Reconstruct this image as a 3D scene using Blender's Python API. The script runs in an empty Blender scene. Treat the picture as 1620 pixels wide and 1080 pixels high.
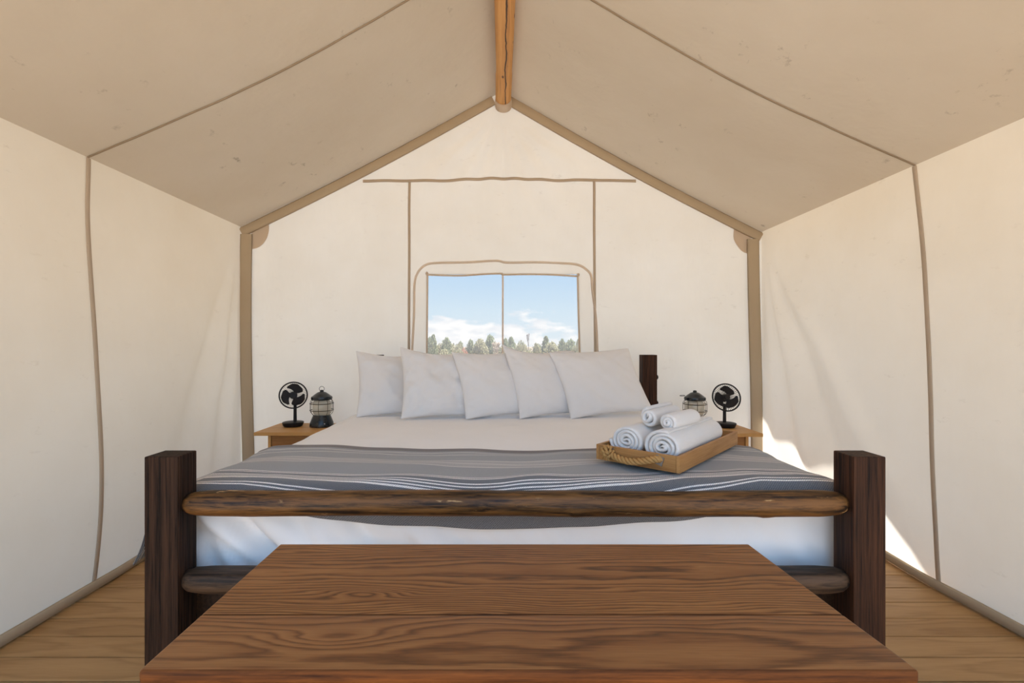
import bpy, bmesh, math, random
from mathutils import Vector, Matrix, noise
PI = math.pi
rnd = random.Random(7)
S = bpy.context.scene
COL = S.collection

# ------------------------------------------------------------------ camera
EYE = 1.2                      # eye height above the plank floor
cd = bpy.data.cameras.new('camera'); cam = bpy.data.objects.new('camera', cd); COL.objects.link(cam)
cam.location = (0, 0, EYE); cam.rotation_euler = (PI/2, 0, 0)
cd.sensor_width = 36; cd.lens = 760/1620*36; cd.shift_x = 17/1620; cd.shift_y = 6/1620
cd.clip_start = .02; cd.clip_end = 1000
S.camera = cam
S.view_settings.view_transform = 'Standard'; S.view_settings.look = 'None'
S.view_settings.gamma = 1; S.view_settings.use_curve_mapping = False
S.view_settings.exposure = 0.97
S.cycles.diffuse_bounces = 8; S.cycles.max_bounces = 16; S.cycles.transmission_bounces = 12
S.cycles.sample_clamp_indirect = 6

# ------------------------------------------------------------------ node helpers
class NT:
    def __init__(s, tree): s.t = tree; tree.nodes.clear()
    def n(s, typ, ins=None, **kw):
        nd = s.t.nodes.new(typ)
        for k, v in kw.items(): setattr(nd, k, v)
        for k, v in (ins or {}).items():
            sock = nd.inputs[k]
            if isinstance(v, bpy.types.NodeSocket): s.t.links.new(v, sock)
            else: sock.default_value = v
        return nd
    def math(s, op, a, b=None, c=None):
        ins = {0: a}
        if b is not None: ins[1] = b
        if c is not None: ins[2] = c
        return s.n('ShaderNodeMath', ins, operation=op).outputs[0]
    def ramp(s, fac, stops, interp='LINEAR'):
        nd = s.n('ShaderNodeValToRGB', {0: fac}); r = nd.color_ramp; r.interpolation = interp
        while len(r.elements) < len(stops): r.elements.new(1)
        for e, (p, c) in zip(r.elements, stops):
            e.position = p; e.color = (*c, 1) if len(c) == 3 else c
        return nd.outputs[0]
    def mix(s, f, a, b, typ='RGBA', blend='MIX'):
        nd = s.n('ShaderNodeMix', data_type='RGBA', blend_type=blend)
        for i, v in ((0, f), (6, a), (7, b)):
            if isinstance(v, bpy.types.NodeSocket): s.t.links.new(v, nd.inputs[i])
            else: nd.inputs[i].default_value = (*v, 1) if isinstance(v, tuple) and len(v) == 3 else v
        return nd.outputs[2]
    def noise(s, vec, scale, detail=3, rough=.5, dist=0, out=0):
        return s.n('ShaderNodeTexNoise', {'Vector': vec, 'Scale': scale, 'Detail': detail, 'Roughness': rough, 'Distortion': dist}).outputs[out]
    def mapping(s, vec, scale=(1,1,1), loc=(0,0,0), rot=(0,0,0)):
        return s.n('ShaderNodeMapping', {'Vector': vec, 'Scale': scale, 'Location': loc, 'Rotation': rot}).outputs[0]
    def bump(s, h, strength=.3, dist=.005):
        return s.n('ShaderNodeBump', {'Height': h, 'Strength': strength, 'Distance': dist}).outputs[0]
    def out(s, sh): s.t.links.new(sh, s.n('ShaderNodeOutputMaterial').inputs['Surface'])
def lin(r, g, b):
    f = lambda c: (c/255/12.92 if c/255 <= .04045 else ((c/255+.055)/1.055)**2.4)
    return (f(r), f(g), f(b))
def newmat(name):
    m = bpy.data.materials.new(name); m.use_nodes = True
    return m, NT(m.node_tree)
def principled(t, **ins):
    names = {'color': 'Base Color', 'rough': 'Roughness', 'metal': 'Metallic', 'normal': 'Normal', 'spec': 'Specular IOR Level',
             'trans': 'Transmission Weight', 'sheen': 'Sheen Weight', 'coat': 'Coat Weight', 'ior': 'IOR', 'alpha': 'Alpha'}
    d = {}
    for k, v in ins.items():
        if isinstance(v, tuple) and len(v) == 3: v = (*v, 1)
        d[names[k]] = v
    return t.n('ShaderNodeBsdfPrincipled', d).outputs[0]

# ------------------------------------------------------------------ sky and sun
W = bpy.data.worlds.new('sky'); S.world = W; W.use_nodes = True
t = NT(W.node_tree)
dirv = t.n('ShaderNodeTexCoord').outputs['Generated']
sep = t.n('ShaderNodeSeparateXYZ', {0: dirv}); dz = sep.outputs[2]
sky = t.ramp(dz, [(0.0, lin(214, 230, 240)), (.07, lin(200, 224, 241)), (.15, lin(172, 208, 240)), (.4, lin(146, 186, 226)), (1, lin(112, 156, 212))])
cn = t.noise(t.mapping(dirv, (1, 1, 2.6), (3.1, .4, 0)), 9.0, 7, .58)
cm = t.math('SUBTRACT', t.math('ADD', cn, .16), t.math('MULTIPLY', t.math('ABSOLUTE', t.math('SUBTRACT', dz, .012)), 4.2))
cmask = t.ramp(cm, [(.5, (0, 0, 0)), (.58, (1, 1, 1))])
shade = t.ramp(t.noise(t.mapping(dirv, (1, 1, 3), (1, 5, 2)), 22, 4), [(.35, lin(226, 232, 240)), (.6, (1.0, 1.0, 1.0))])
skyc = t.mix(cmask, sky, shade)
bg = t.n('ShaderNodeBackground', {'Color': skyc, 'Strength': 1.2})
t.t.links.new(bg.outputs[0], t.n('ShaderNodeOutputWorld').inputs[0])
SUN_DIR = Vector((.40, -.02, .91)).normalized()
sl = bpy.data.lights.new('sun', 'SUN'); sl.energy = 15; sl.angle = math.radians(.6); sl.color = (1, .97, .93)
so = bpy.data.objects.new('sun', sl); COL.objects.link(so)
so.rotation_euler = SUN_DIR.to_track_quat('Z', 'Y').to_euler(); so.location = (8, 2, 7)

# ------------------------------------------------------------------ object helpers
def obj(name, me, mat=None, parent=None, smooth=True):
    """me: a bmesh or a Mesh; links it as one object"""
    if isinstance(me, bmesh.types.BMesh):
        bm = me; me = bpy.data.meshes.new(name); bm.normal_update(); bm.to_mesh(me); bm.free()
    if mat is not None and not me.materials: me.materials.append(mat)
    if smooth == 'auto':
        me.polygons.foreach_set('use_smooth', [True]*len(me.polygons))
        me.set_sharp_from_angle(angle=math.radians(38))
    else:
        me.polygons.foreach_set('use_smooth', [bool(smooth)]*len(me.polygons))
    o = bpy.data.objects.new(name, me); COL.objects.link(o)
    if parent is not None: o.parent = parent
    return o
def tag(o, label=None, cat=None, group=None, kind=None):
    if label: o['label'] = label
    if cat: o['category'] = cat
    if group: o['group'] = group
    if kind: o['kind'] = kind
    return o
def empty(name, loc, rz=0.0):
    o = bpy.data.objects.new(name, None); COL.objects.link(o); o.location = loc; o.rotation_euler = (0, 0, rz); o.empty_display_size = .05
    return o
def pyd(verts, faces, uvs=None):
    me = bpy.data.meshes.new('mesh'); me.from_pydata([tuple(v) for v in verts], [], faces)
    if uvs:
        lay = me.uv_layers.new(name='UVMap')
        for l in me.loops: lay.data[l.index].uv = uvs[l.vertex_index]
    me.update(); return me
def grid(us, vs, fn, skip=None, uvfn=None):
    verts, faces, uvs = [], [], []
    for v in vs:
        for u in us:
            verts.append(fn(u, v)); uvs.append(uvfn(u, v) if uvfn else (u, v))
    n = len(us)
    for j in range(len(vs)-1):
        for i in range(n-1):
            if skip and skip((us[i]+us[i+1])/2, (vs[j]+vs[j+1])/2): continue
            faces.append((j*n+i, j*n+i+1, (j+1)*n+i+1, (j+1)*n+i))
    return pyd(verts, faces, uvs)
def lsp(a, b, n): return [a+(b-a)*i/(n-1) for i in range(n)]
def box(size, loc=(0, 0, 0), bevel=.003, seg=2, rot=None):
    bm = bmesh.new(); bmesh.ops.create_cube(bm, size=1)
    bmesh.ops.scale(bm, vec=size, verts=bm.verts)
    if bevel: bmesh.ops.bevel(bm, geom=bm.edges[:], offset=bevel, segments=seg, affect='EDGES', profile=.6)
    if rot is not None: bmesh.ops.rotate(bm, matrix=rot, verts=bm.verts)
    bmesh.ops.translate(bm, vec=loc, verts=bm.verts)
    return bm
def bbox(x0, x1, y0, y1, z0, z1, bevel=.003, seg=2):
    return box((x1-x0, y1-y0, z1-z0), ((x0+x1)/2, (y0+y1)/2, (z0+z1)/2), bevel, seg)
def lathe(prof, n=32, loc=(0, 0, 0)):
    """prof: list of (r, z); a closed solid when it starts and ends at r=0"""
    verts, faces, rows = [], [], []
    for r, z in prof:
        if r < 1e-6: rows.append([len(verts)]); verts.append((loc[0], loc[1], loc[2]+z))
        else:
            rows.append(list(range(len(verts), len(verts)+n)))
            verts += [(loc[0]+r*math.cos(2*PI*i/n), loc[1]+r*math.sin(2*PI*i/n), loc[2]+z) for i in range(n)]
    for a, b in zip(rows, rows[1:]):
        for i in range(n):
            j = (i+1) % n
            if len(a) == 1 and len(b) == 1: continue
            if len(a) == 1: faces.append((a[0], b[j], b[i]))
            elif len(b) == 1: faces.append((a[i], a[j], b[0]))
            else: faces.append((a[i], a[j], b[j], b[i]))
    return pyd(verts, faces)
def tube(pts, r, n=10, closed=False, caps=True):
    """swept tube; r a number or list"""
    pts = [Vector(p) for p in pts]; m = len(pts); rs = r if isinstance(r, (list, tuple)) else [r]*m
    verts, faces = [], []; up = None
    for i, p in enumerate(pts):
        if closed: tg = (pts[(i+1) % m]-pts[i-1]).normalized()
        else: tg = (pts[min(i+1, m-1)]-pts[max(i-1, 0)]).normalized()
        if up is None:
            up = tg.orthogonal().normalized()
        up = (up-tg*up.dot(tg)).normalized(); sd = tg.cross(up)
        verts += [p+(up*math.cos(2*PI*k/n)+sd*math.sin(2*PI*k/n))*rs[i] for k in range(n)]
    for i in range(m if closed else m-1):
        a, b = i*n, ((i+1) % m)*n
        for k in range(n): faces.append((a+k, a+(k+1) % n, b+(k+1) % n, b+k))
    if caps and not closed:
        faces.append(tuple(range(n-1, -1, -1))); faces.append(tuple((m-1)*n+k for k in range(n)))
    return pyd(verts, faces)
def join(meshes):
    bm = bmesh.new()
    for m in meshes:
        if isinstance(m, bmesh.types.BMesh):
            tmp = bpy.data.meshes.new('tmp'); m.to_mesh(tmp); m.free(); m = tmp
        bm.from_mesh(m); bpy.data.meshes.remove(m)
    return bm
def ribbon(fn, ts, width_dir, w, thick_dir, th):
    """a sewn strip: centre line fn(t), with a little thickness"""
    verts, faces = [], []
    for tt in ts:
        c = Vector(fn(tt)); wd = Vector(width_dir(tt) if callable(width_dir) else width_dir); td = Vector(thick_dir)
        ww = w(tt) if callable(w) else w
        verts += [c-wd*ww/2, c-wd*ww*.36+td*th, c+wd*ww*.36+td*th, c+wd*ww/2, c+wd*ww*.36-td*th*.1, c-wd*ww*.36-td*th*.1]
    for i in range(len(ts)-1):
        for k in range(6): faces.append((i*6+k, i*6+(k+1) % 6, (i+1)*6+(k+1) % 6, (i+1)*6+k))
    return pyd(verts, faces)
def nz(x, y, z=0.0): return noise.noise(Vector((x, y, z)))
def sstep(a, b, x):
    x = min(1, max(0, (x-a)/(b-a))); return x*x*(3-2*x)
def at(px, py, d): return Vector(((px-793)/760*d, d, EYE-(py-546)/760*d))
def copy_tree(o, parent=None):
    c = o.copy(); COL.objects.link(c)
    if parent is not None: c.parent = parent
    for ch in list(o.children): copy_tree(ch, c)
    return c

# ------------------------------------------------------------------ materials
def canvas(name, refl, trans, amount, stain=.5, stain_col=(.35, .28, .2)):
    m, t = newmat(name)
    oc = t.n('ShaderNodeTexCoord').outputs['Object']
    big = t.noise(oc, 1.3, 4, .6)
    blot = t.ramp(big, [(.3, (.93, .91, .88)), (.7, (1, 1, 1))])
    c = t.mix(1.0, refl, blot, blend='MULTIPLY')
    spots = t.ramp(t.noise(t.mapping(oc, (1, 1, 2.2)), 9, 6, .7), [(.62, (0, 0, 0)), (.72, (1, 1, 1))])
    zone = t.ramp(t.noise(oc, 1.7, 2), [(.42, (0, 0, 0)), (.6, (1, 1, 1))])
    c = t.mix(t.math('MULTIPLY', t.math('MULTIPLY', spots, zone), stain), c, stain_col)
    weave = t.noise(oc, 420, 2)
    soft = t.noise(t.mapping(oc, (2.2, 2.2, .8)), 3.0, 3, .55)
    nrm = t.bump(weave, .08, .002); 
    nrm = t.n('ShaderNodeBump', {'Height': soft, 'Strength': .18, 'Distance': .03, 'Normal': nrm}).outputs[0]
    d = t.n('ShaderNodeBsdfDiffuse', {'Color': c, 'Normal': nrm}).outputs[0]
    tc = t.mix(1.0, trans, blot, blend='MULTIPLY')
    tr = t.n('ShaderNodeBsdfTranslucent', {'Color': tc, 'Normal': nrm}).outputs[0]
    t.out(t.n('ShaderNodeMixShader', {0: amount, 1: d, 2: tr}).outputs[0]); return m
M = {}
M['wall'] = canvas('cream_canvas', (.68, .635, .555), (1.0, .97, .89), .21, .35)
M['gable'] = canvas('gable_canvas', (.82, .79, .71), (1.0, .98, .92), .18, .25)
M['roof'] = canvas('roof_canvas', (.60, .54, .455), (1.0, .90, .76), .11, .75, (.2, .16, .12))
M['band'] = canvas('band_canvas', lin(192, 174, 148), (.6, .52, .42), .08, .1)
M['seam'] = canvas('seam_tape', lin(200, 182, 160), (.8, .72, .6), .15, .1)
M['patch'] = canvas('patch_canvas', lin(222, 206, 186), (.92, .82, .7), .3, .1)
M['piping'] = canvas('window_piping', lin(236, 222, 206), (.95, .88, .8), .5, .1)
M['roof_seam'] = canvas('roof_seam_tape', lin(164, 146, 124), (.6, .5, .4), .08, .1)
M['fly'] = canvas('fly_canvas', (.8, .78, .74), (.95, .92, .85), .04, .1)

def wood_board(name, dark, mid, light, ring=.014, knots=(), rough=.48, axis_h=.05, y0=0.0, bump=.25, gloss=.3, streak=1.0):
    """plain-sawn board running along local x, top face up"""
    m, t = newmat(name)
    oc = t.n('ShaderNodeTexCoord').outputs['Object']
    sp = t.n('ShaderNodeSeparateXYZ', {0: oc}); x, y, z = sp.outputs
    lo = t.math('SUBTRACT', t.noise(t.mapping(oc, (1.1, 5, 5)), 1.6, 2, .5), .5)
    hi = t.math('SUBTRACT', t.noise(t.mapping(oc, (2.5, 22, 22)), 2.2, 3, .55), .5)
    yy = t.math('ADD', t.math('SUBTRACT', y, y0), t.math('MULTIPLY', lo, .10))
    hh = t.math('ADD', axis_h, t.math('MULTIPLY', t.noise(t.mapping(oc, (1, .2, .2)), 1.5, 1), .06))
    r = t.math('SQRT', t.math('ADD', t.math('MULTIPLY', yy, yy), t.math('MULTIPLY', hh, hh)))
    r = t.math('ADD', r, t.math('MULTIPLY', hi, .012))
    for kx, ky, sx, sy, a in knots:
        ex = t.math('DIVIDE', t.math('SUBTRACT', x, kx), sx); ey = t.math('DIVIDE', t.math('SUBTRACT', y, ky), sy)
        e = t.math('EXPONENT', t.math('MULTIPLY', t.math('ADD', t.math('MULTIPLY', ex, ex), t.math('MULTIPLY', ey, ey)), -1.0))
        r = t.math('ADD', r, t.math('MULTIPLY', e, a))
    ph = t.math('FRACT', t.math('DIVIDE', r, ring))
    saw = t.ramp(ph, [(0, (.35,)*3), (.12, (.1,)*3), (.55, (.35,)*3), (.82, (.95,)*3), (1, (.4,)*3)])
    saw = t.n('ShaderNodeSeparateColor', {0: saw}).outputs[0]
    fine = t.noise(t.mapping(oc, (4, 190, 190)), 2.0, 4, .6)
    bigv = t.noise(t.mapping(oc, (1.2, 6, 6), (4, 2, 1)), 1.7, 3, .6)
    v = t.math('ADD', t.math('MULTIPLY', saw, .55*streak), t.math('MULTIPLY', t.math('SUBTRACT', fine, .5), .55))
    v = t.math('ADD', v, t.math('MULTIPLY', t.math('SUBTRACT', bigv, .5), .5))
    c = t.ramp(v, [(0, light), (.33, mid), (.85, dark)])
    nrm = t.bump(t.math('ADD', saw, t.math('MULTIPLY', fine, .6)), -bump, .0012) if False else t.n('ShaderNodeBump', {'Height': t.math('ADD', saw, fine), 'Strength': bump, 'Distance': .0012}, invert=True).outputs[0]
    t.out(principled(t, color=c, rough=t.math('ADD', rough-.1, t.math('MULTIPLY', fine, .2)), normal=nrm, spec=gloss)); return m
def wood_grain(name, dark, light, axis='z', ribs=60.0, rough=.55, contrast=1.0, bump=.5, worn=None, spec=.35):
    """straight-grained timber along one axis; worn = colour of chips along the grain"""
    m, t = newmat(name)
    oc = t.n('ShaderNodeTexCoord').outputs['Object']
    k = {'x': (.35, 8, 8), 'y': (8, .35, 8), 'z': (8, 8, .35)}[axis]
    f = {'x': (2, ribs, ribs), 'y': (ribs, 2, ribs), 'z': (ribs, ribs, 2)}[axis]
    a = t.noise(t.mapping(oc, k), 1.0, 4, .6)
    b = t.noise(t.mapping(oc, f), 1.6, 4, .6, .4)
    v = t.math('ADD', t.math('MULTIPLY', t.math('SUBTRACT', a, .5), .9), t.math('MULTIPLY', t.math('SUBTRACT', b, .5), 1.7*contrast))
    v = t.math('ADD', v, .5)
    e = t.noise(t.mapping(oc, {'x': (9, 90, 90), 'y': (90, 9, 90), 'z': (150, 150, 5)}[axis]), 1.4, 5, .65, .6)
    v = t.math('ADD', v, t.math('MULTIPLY', t.math('SUBTRACT', e, .5), 1.1*contrast))
    c = t.ramp(v, [(.1, dark), (.9, light)])
    if worn is not None:
        w = t.ramp(t.noise(t.mapping(oc, {'x': (5, 34, 34), 'y': (34, 5, 34), 'z': (34, 34, 5)}[axis]), 1.3, 5, .65), [(.635, (0,)*3), (.665, (1,)*3)])
        c = t.mix(t.n('ShaderNodeSeparateColor', {0: w}).outputs[0], c, worn)
    t.out(principled(t, color=c, rough=rough, normal=t.bump(b, bump, .003), spec=spec)); return m
def plain(name, col, rough=.5, metal=0.0, spec=.5, bump=None):
    m, t = newmat(name)
    oc = t.n('ShaderNodeTexCoord').outputs['Object']
    n_ = t.noise(oc, 40, 3)
    c = t.mix(n_, tuple(v*.86 for v in col), tuple(min(1, v*1.1) for v in col))
    kw = dict(color=c, rough=rough, metal=metal, spec=spec)
    if bump: kw['normal'] = t.bump(t.noise(oc, bump[0], 3), bump[1], bump[2])
    t.out(principled(t, **kw)); return m
def cloth(name, col, bump_scale=600, strength=.12, dist=.002, sheen=.15, vary=.06):
    m, t = newmat(name)
    oc = t.n('ShaderNodeTexCoord').outputs['Object']
    n_ = t.noise(oc, 5, 3)
    c = t.mix(n_, tuple(v*(1-vary) for v in col), col)
    nr = t.bump(t.noise(oc, bump_scale, 2), strength, dist)
    nr = t.n('ShaderNodeBump', {'Height': t.noise(oc, 9, 3, .5), 'Strength': .25, 'Distance': .012, 'Normal': nr}).outputs[0]
    t.out(principled(t, color=c, rough=.9, spec=.12, normal=nr, sheen=sheen)); return m

M['bench_back'] = wood_board('pine_board_back', lin(50, 25, 10), lin(126, 76, 37), lin(158, 104, 56), .0085, [(-.325, -.075, .075, .022, .030)], y0=.02, streak=1.15)
M['bench_front'] = wood_board('pine_board_front', lin(58, 30, 13), lin(128, 78, 40), lin(156, 102, 56), .0105, [(-.33, .005, .11, .03, .032)], y0=-.03, streak=1.1)
M['bench_edge'] = wood_grain('dark_front_edge', lin(52, 25, 8), lin(112, 64, 26), 'x', 60, .65, spec=.15)  # darker brown for the forward-facing edges of the bench boards
M['bench_leg'] = wood_grain('pine_leg', lin(70, 40, 20), lin(140, 92, 50), 'z', 40)
M['post'] = wood_grain('dark_stained_post', lin(17, 10, 6), lin(66, 44, 30), 'z', 75, .7, 1.25, 1.0, spec=.15)
M['post_warm'] = wood_grain('dark_stained_post_warm', lin(24, 13, 7), lin(76, 46, 28), 'z', 60, .65, 1.2, .8, spec=.2)
M['log'] = wood_grain('stripped_log', lin(34, 19, 8), lin(124, 82, 40), 'x', 26, .5, 1.5, 1.0, worn=lin(180, 140, 92))
M['log_grey'] = wood_grain('weathered_log', lin(30, 20, 13), lin(92, 68, 48), 'x', 26, .6, 1.4, 1.0)
M['side_rail'] = wood_grain('dark_rail', lin(30, 20, 13), lin(70, 48, 33), 'y', 40)
M['iron'] = plain('dark_iron', (.018, .016, .015), .5, .6)
M['plank'] = wood_board('floor_pine', lin(120, 84, 46), lin(164, 124, 76), lin(184, 144, 94), .02, (), .5, .06, bump=.15, gloss=.35, streak=.6)
M['plank_dark'] = wood_board('floor_pine_dark', lin(112, 76, 42), lin(154, 114, 68), lin(176, 136, 86), .017, (), .5, .05, y0=.03, bump=.15, gloss=.35, streak=.6)
M['deck'] = wood_grain('pale_deck', lin(150, 142, 134), lin(186, 178, 168), 'x', 30)
M['stand'] = wood_board('stand_pine', lin(150, 104, 54), lin(188, 138, 78), lin(202, 154, 94), .02, (), .5, .05, bump=.1, streak=.5)
M['stand_side'] = wood_board('stand_panel', lin(104, 66, 32), lin(140, 94, 48), lin(160, 110, 60), .02, (), .55, .05, bump=.1, streak=.5)
M['tray'] = wood_board('tray_wood', lin(96, 60, 28), lin(150, 102, 54), lin(184, 136, 82), .016, (), .5, .04, bump=.15, streak=.8)
M['ridge'] = wood_grain('peeled_pole', lin(132, 86, 42), lin(186, 132, 72), 'y', 14, .5, .8, .4)
M['sheet'] = cloth('white_sheet', (.90, .89, .89))
M['pillow'] = cloth('white_cotton', (.80, .78, .77))
M['towel'] = cloth('white_terry', (.88, .85, .82), 380, .9, .004, .3)
M['black'] = plain('black_plastic', (.018, .014, .013), .5, 0, .25)
M['blade'] = plain('fan_blade_plastic', (.024, .018, .017), .5, 0, .25)
M['enamel'] = plain('black_enamel', (.012, .014, .017), .25)
M['wire'] = plain('bronze_wire', (.06, .045, .03), .4, .7)
M['logo'] = plain('white_print', (.7, .7, .7), .6)
M['rope'] = plain('jute_rope', lin(186, 142, 88), .9, 0, .1, (300, .6, .002))
M['bracket'] = plain('grey_plate', lin(150, 142, 135), .45, .8)
def frosted():
    m, t = newmat('frosted_globe')
    a = t.n('ShaderNodeBsdfTransparent', {'Color': (.97, .96, .92, 1)}).outputs[0]
    b = t.n('ShaderNodeBsdfTranslucent', {'Color': (.98, .95, .88, 1)}).outputs[0]
    c = t.n('ShaderNodeBsdfDiffuse', {'Color': (.95, .92, .84, 1)}).outputs[0]
    d = t.n('ShaderNodeMixShader', {0: .5, 1: b, 2: c}).outputs[0]
    e = t.n('ShaderNodeMixShader', {0: .45, 1: a, 2: d}).outputs[0]
    g = t.n('ShaderNodeBsdfGlossy', {'Color': (1, 1, 1, 1), 'Roughness': .2}).outputs[0]
    t.out(t.n('ShaderNodeMixShader', {0: .05, 1: e, 2: g}).outputs[0]); return m
M['globe'] = frosted()
def vinyl():
    m, t = newmat('dimming_vinyl')
    a = t.n('ShaderNodeBsdfTransparent', {'Color': (.395, .39, .38, 1)}).outputs[0]  # grey tint added to dim the sky seen through the pane
    g = t.n('ShaderNodeBsdfGlossy', {'Color': (1, 1, 1, 1), 'Roughness': .08}).outputs[0]
    d = t.n('ShaderNodeBsdfTranslucent', {'Color': (.9, .9, .9, 1)}).outputs[0]
    h = t.n('ShaderNodeMixShader', {0: .13, 1: a, 2: d}).outputs[0]
    t.out(t.n('ShaderNodeMixShader', {0: .03, 1: h, 2: g}).outputs[0]); return m
M['vinyl'] = vinyl()
def stripes():
    m, t = newmat('striped_wool')
    uv = t.n('ShaderNodeUVMap').outputs[0]
    sp = t.n('ShaderNodeSeparateXYZ', {0: uv}); u, v = sp.outputs[0], sp.outputs[1]
    L = .70
    hem, grey, mid, pale, dark, white = lin(124, 116, 112), lin(152, 151, 150), lin(170, 166, 162), lin(198, 192, 185), lin(116, 115, 116), lin(244, 234, 226)
    seq = [(0, hem), (.026, grey), (.042, pale), (.050, grey), (.078, pale), (.086, grey),
           (.175, pale), (.183, mid), (.212, pale), (.220, mid), (.250, pale), (.258, grey),
           (.398, white), (.404, dark), (.411, white), (.417, dark),
           (.442, white), (.448, dark), (.455, white), (.461, dark), (.468, white), (.474, dark), (.481, white), (.487, dark),
           (.527, white), (.533, dark), (.540, white), (.546, dark), (.655, white), (.660, dark)]
    c = t.ramp(t.math('DIVIDE', v, L), [(p/L, q) for p, q in seq], 'CONSTANT')
    # twill: dark and pale yarns crossing on the diagonal
    def wav(a, b, per):
        s_ = t.math('ADD', t.math('MULTIPLY', u, a), t.math('MULTIPLY', v, b))
        return t.math('SINE', t.math('MULTIPLY', s_, 2*PI/per))
    w = t.math('MULTIPLY', wav(1, 1, .0075), .5)
    n_ = t.noise(uv, 350, 2)
    k = t.math('ADD', t.math('MULTIPLY', w, .5), t.math('MULTIPLY', t.math('SUBTRACT', n_, .5), 1.6))
    fac = t.math('ADD', 1.0, t.math('MULTIPLY', k, .8))
    fv = t.n('ShaderNodeCombineXYZ', {0: fac, 1: fac, 2: fac}).outputs[0]
    c = t.mix(1.0, c, fv, blend='MULTIPLY')
    t.out(principled(t, color=c, rough=.95, spec=.08, normal=t.bump(t.math('ADD', w, n_), .35, .002), sheen=.2)); return m
M['wool'] = stripes()
M['ground'] = plain('dry_ground', lin(142, 128, 112), .95, 0, .1)
def leafy(name, c1, c2):
    m, t = newmat(name); oc = t.n('ShaderNodeTexCoord').outputs['Object']
    c = t.mix(t.noise(oc, 2.5, 3), c1, c2)
    a = t.n('ShaderNodeBsdfDiffuse', {'Color': c}).outputs[0]; b = t.n('ShaderNodeBsdfTranslucent', {'Color': c}).outputs[0]
    t.out(t.n('ShaderNodeMixShader', {0: .3, 1: a, 2: b}).outputs[0]); return m
M['leaf_a'] = leafy('juniper_green', lin(128, 140, 108), lin(182, 184, 150))
M['leaf_b'] = leafy('sage_green', lin(160, 160, 126), lin(206, 198, 166))
M['leaf_c'] = leafy('rust_scrub', lin(196, 148, 122), lin(222, 180, 154))
M['bark_dark'] = plain('dark_bark', lin(92, 78, 74), .9)
M['bark_pale'] = plain('pale_bark', lin(176, 158, 140), .9)

# ================================================================== the tent
XE, YB, YF = 2.08, 3.84, .3          # eave half width, back wall, front wall
ZEL, ZER, ZR = 2.145, 2.105, 3.225     # eaves left and right, ridge
def roof_z(x, y):
    a = min(1, abs(x)/XE); e = ZEL if x < 0 else ZER
    w = sstep(YB+.02, YB-1.0, y)
    sag = (.028+.045*w)*math.sin(PI*a)**1.0
    wob = .008*nz(x*1.7, y*1.1, 3)*math.sin(PI*a)*w
    return ZR+(e-ZR)*a-sag+wob
def folds(y, z, side):
    dy, dzc = YB-y, (ZEL if side < 0 else ZER)-z
    r = math.hypot(dy, dzc)
    if r < 1e-4: return 0
    ph = math.atan2(dy, max(dzc, 1e-5))
    f = 0
    for c, w, a in (((.13, .06, .030), (.30, .05, .035), (.47, .06, -.030)) if side < 0 else ((.15, .06, .025), (.33, .045, .038), (.47, .05, -.03), (.62, .05, .030))):
        f += a*math.exp(-((ph-c+.05*nz(r*1.5, side*3, 1))/w)**2)
    return f*sstep(.15, 1.1, r)*sstep(3.0, 1.6, r)
def wall_x(y, z, side):
    e = ZEL if side < 0 else ZER
    k = 1-max(0, min(1, z/e)); bk = sstep(YB, 2.7, y)
    off = (-.08 if side < 0 else .075)*k*bk
    off += ((-.045*math.sin(PI*k**1.6)) if side < 0 else .008*math.sin(PI*k))*bk*(1+.6*nz(y*.9, z*.8, side))
    off += .010*nz(y*1.6+7, z*1.3, side*2)*sstep(0, .15, k)*bk
    off -= folds(y, z, side)
    return side*(XE+off)
def back_y(x, z):
    lim = (roof_z(x, YB)-z); edge = sstep(0, .25, lim)*sstep(XE, XE-.3, abs(x))
    apex = math.hypot(x, ZR-.15-z); ang = math.atan2(x, max(.01, ZR-.15-z))
    d = .010*math.sin(ang*19+1)*math.exp(-((apex-.45)/.5)**2)
    d += .022*nz(x*2.1+2, z*.55, 5)+.012*nz(x*5+1, z*.9+x*.8, 9)
    d *= 1-.8*sstep(1.0, .6, abs(x-.012))*sstep(2.25, 1.85, z)
    return YB+d*edge
ys = lsp(YF, 1.2, 14)[:-1]+lsp(1.2, YB, 100); zs_ = [0]+lsp(0, 1, 56)[1:]
for side, nm in ((-1, 'wall_left'), (1, 'wall_right')):
    e = ZEL if side < 0 else ZER
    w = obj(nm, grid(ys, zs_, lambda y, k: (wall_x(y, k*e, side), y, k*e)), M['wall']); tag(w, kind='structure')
    ins = (-side, 0, 0)
    s0 = 2.41
    def sy(z, side=side):
        return s0-.06*(1-z/ (ZEL if side < 0 else ZER))+.012*math.sin(z*3.2)
    obj('seam', ribbon(lambda z: (wall_x(sy(z), z, side)-side*.004, sy(z), z), lsp(.02, e-.005, 70), (0, 1, 0), .026, ins, .004), M['seam'], w)
    hem = obj('baseboard_left' if side < 0 else 'baseboard_right',
        ribbon(lambda y: (wall_x(y, .0, side)-side*.012, y, .026+.004*nz(y*3, side)), lsp(YF, YB-.02, 90), (0, 0, 1), .05, ins, .012), M['band']); tag(hem, kind='structure')
xs = sorted(set(lsp(-XE, XE, 121))); 
roof = obj('ceiling', grid(xs, lsp(YF, YB, 90), lambda x, y: (x, y, roof_z(x, y))), M['roof']); tag(roof, kind='structure')
for side in (-1, 1):
    obj('seam', ribbon(lambda x: (side*x, 2.41+.004*nz(x*6, side), roof_z(side*x, 2.41)-.003), lsp(.02, XE-.004, 70), (0, 1, 0), .013, (0, 0, -1), .003), M['roof_seam'], roof)
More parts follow.
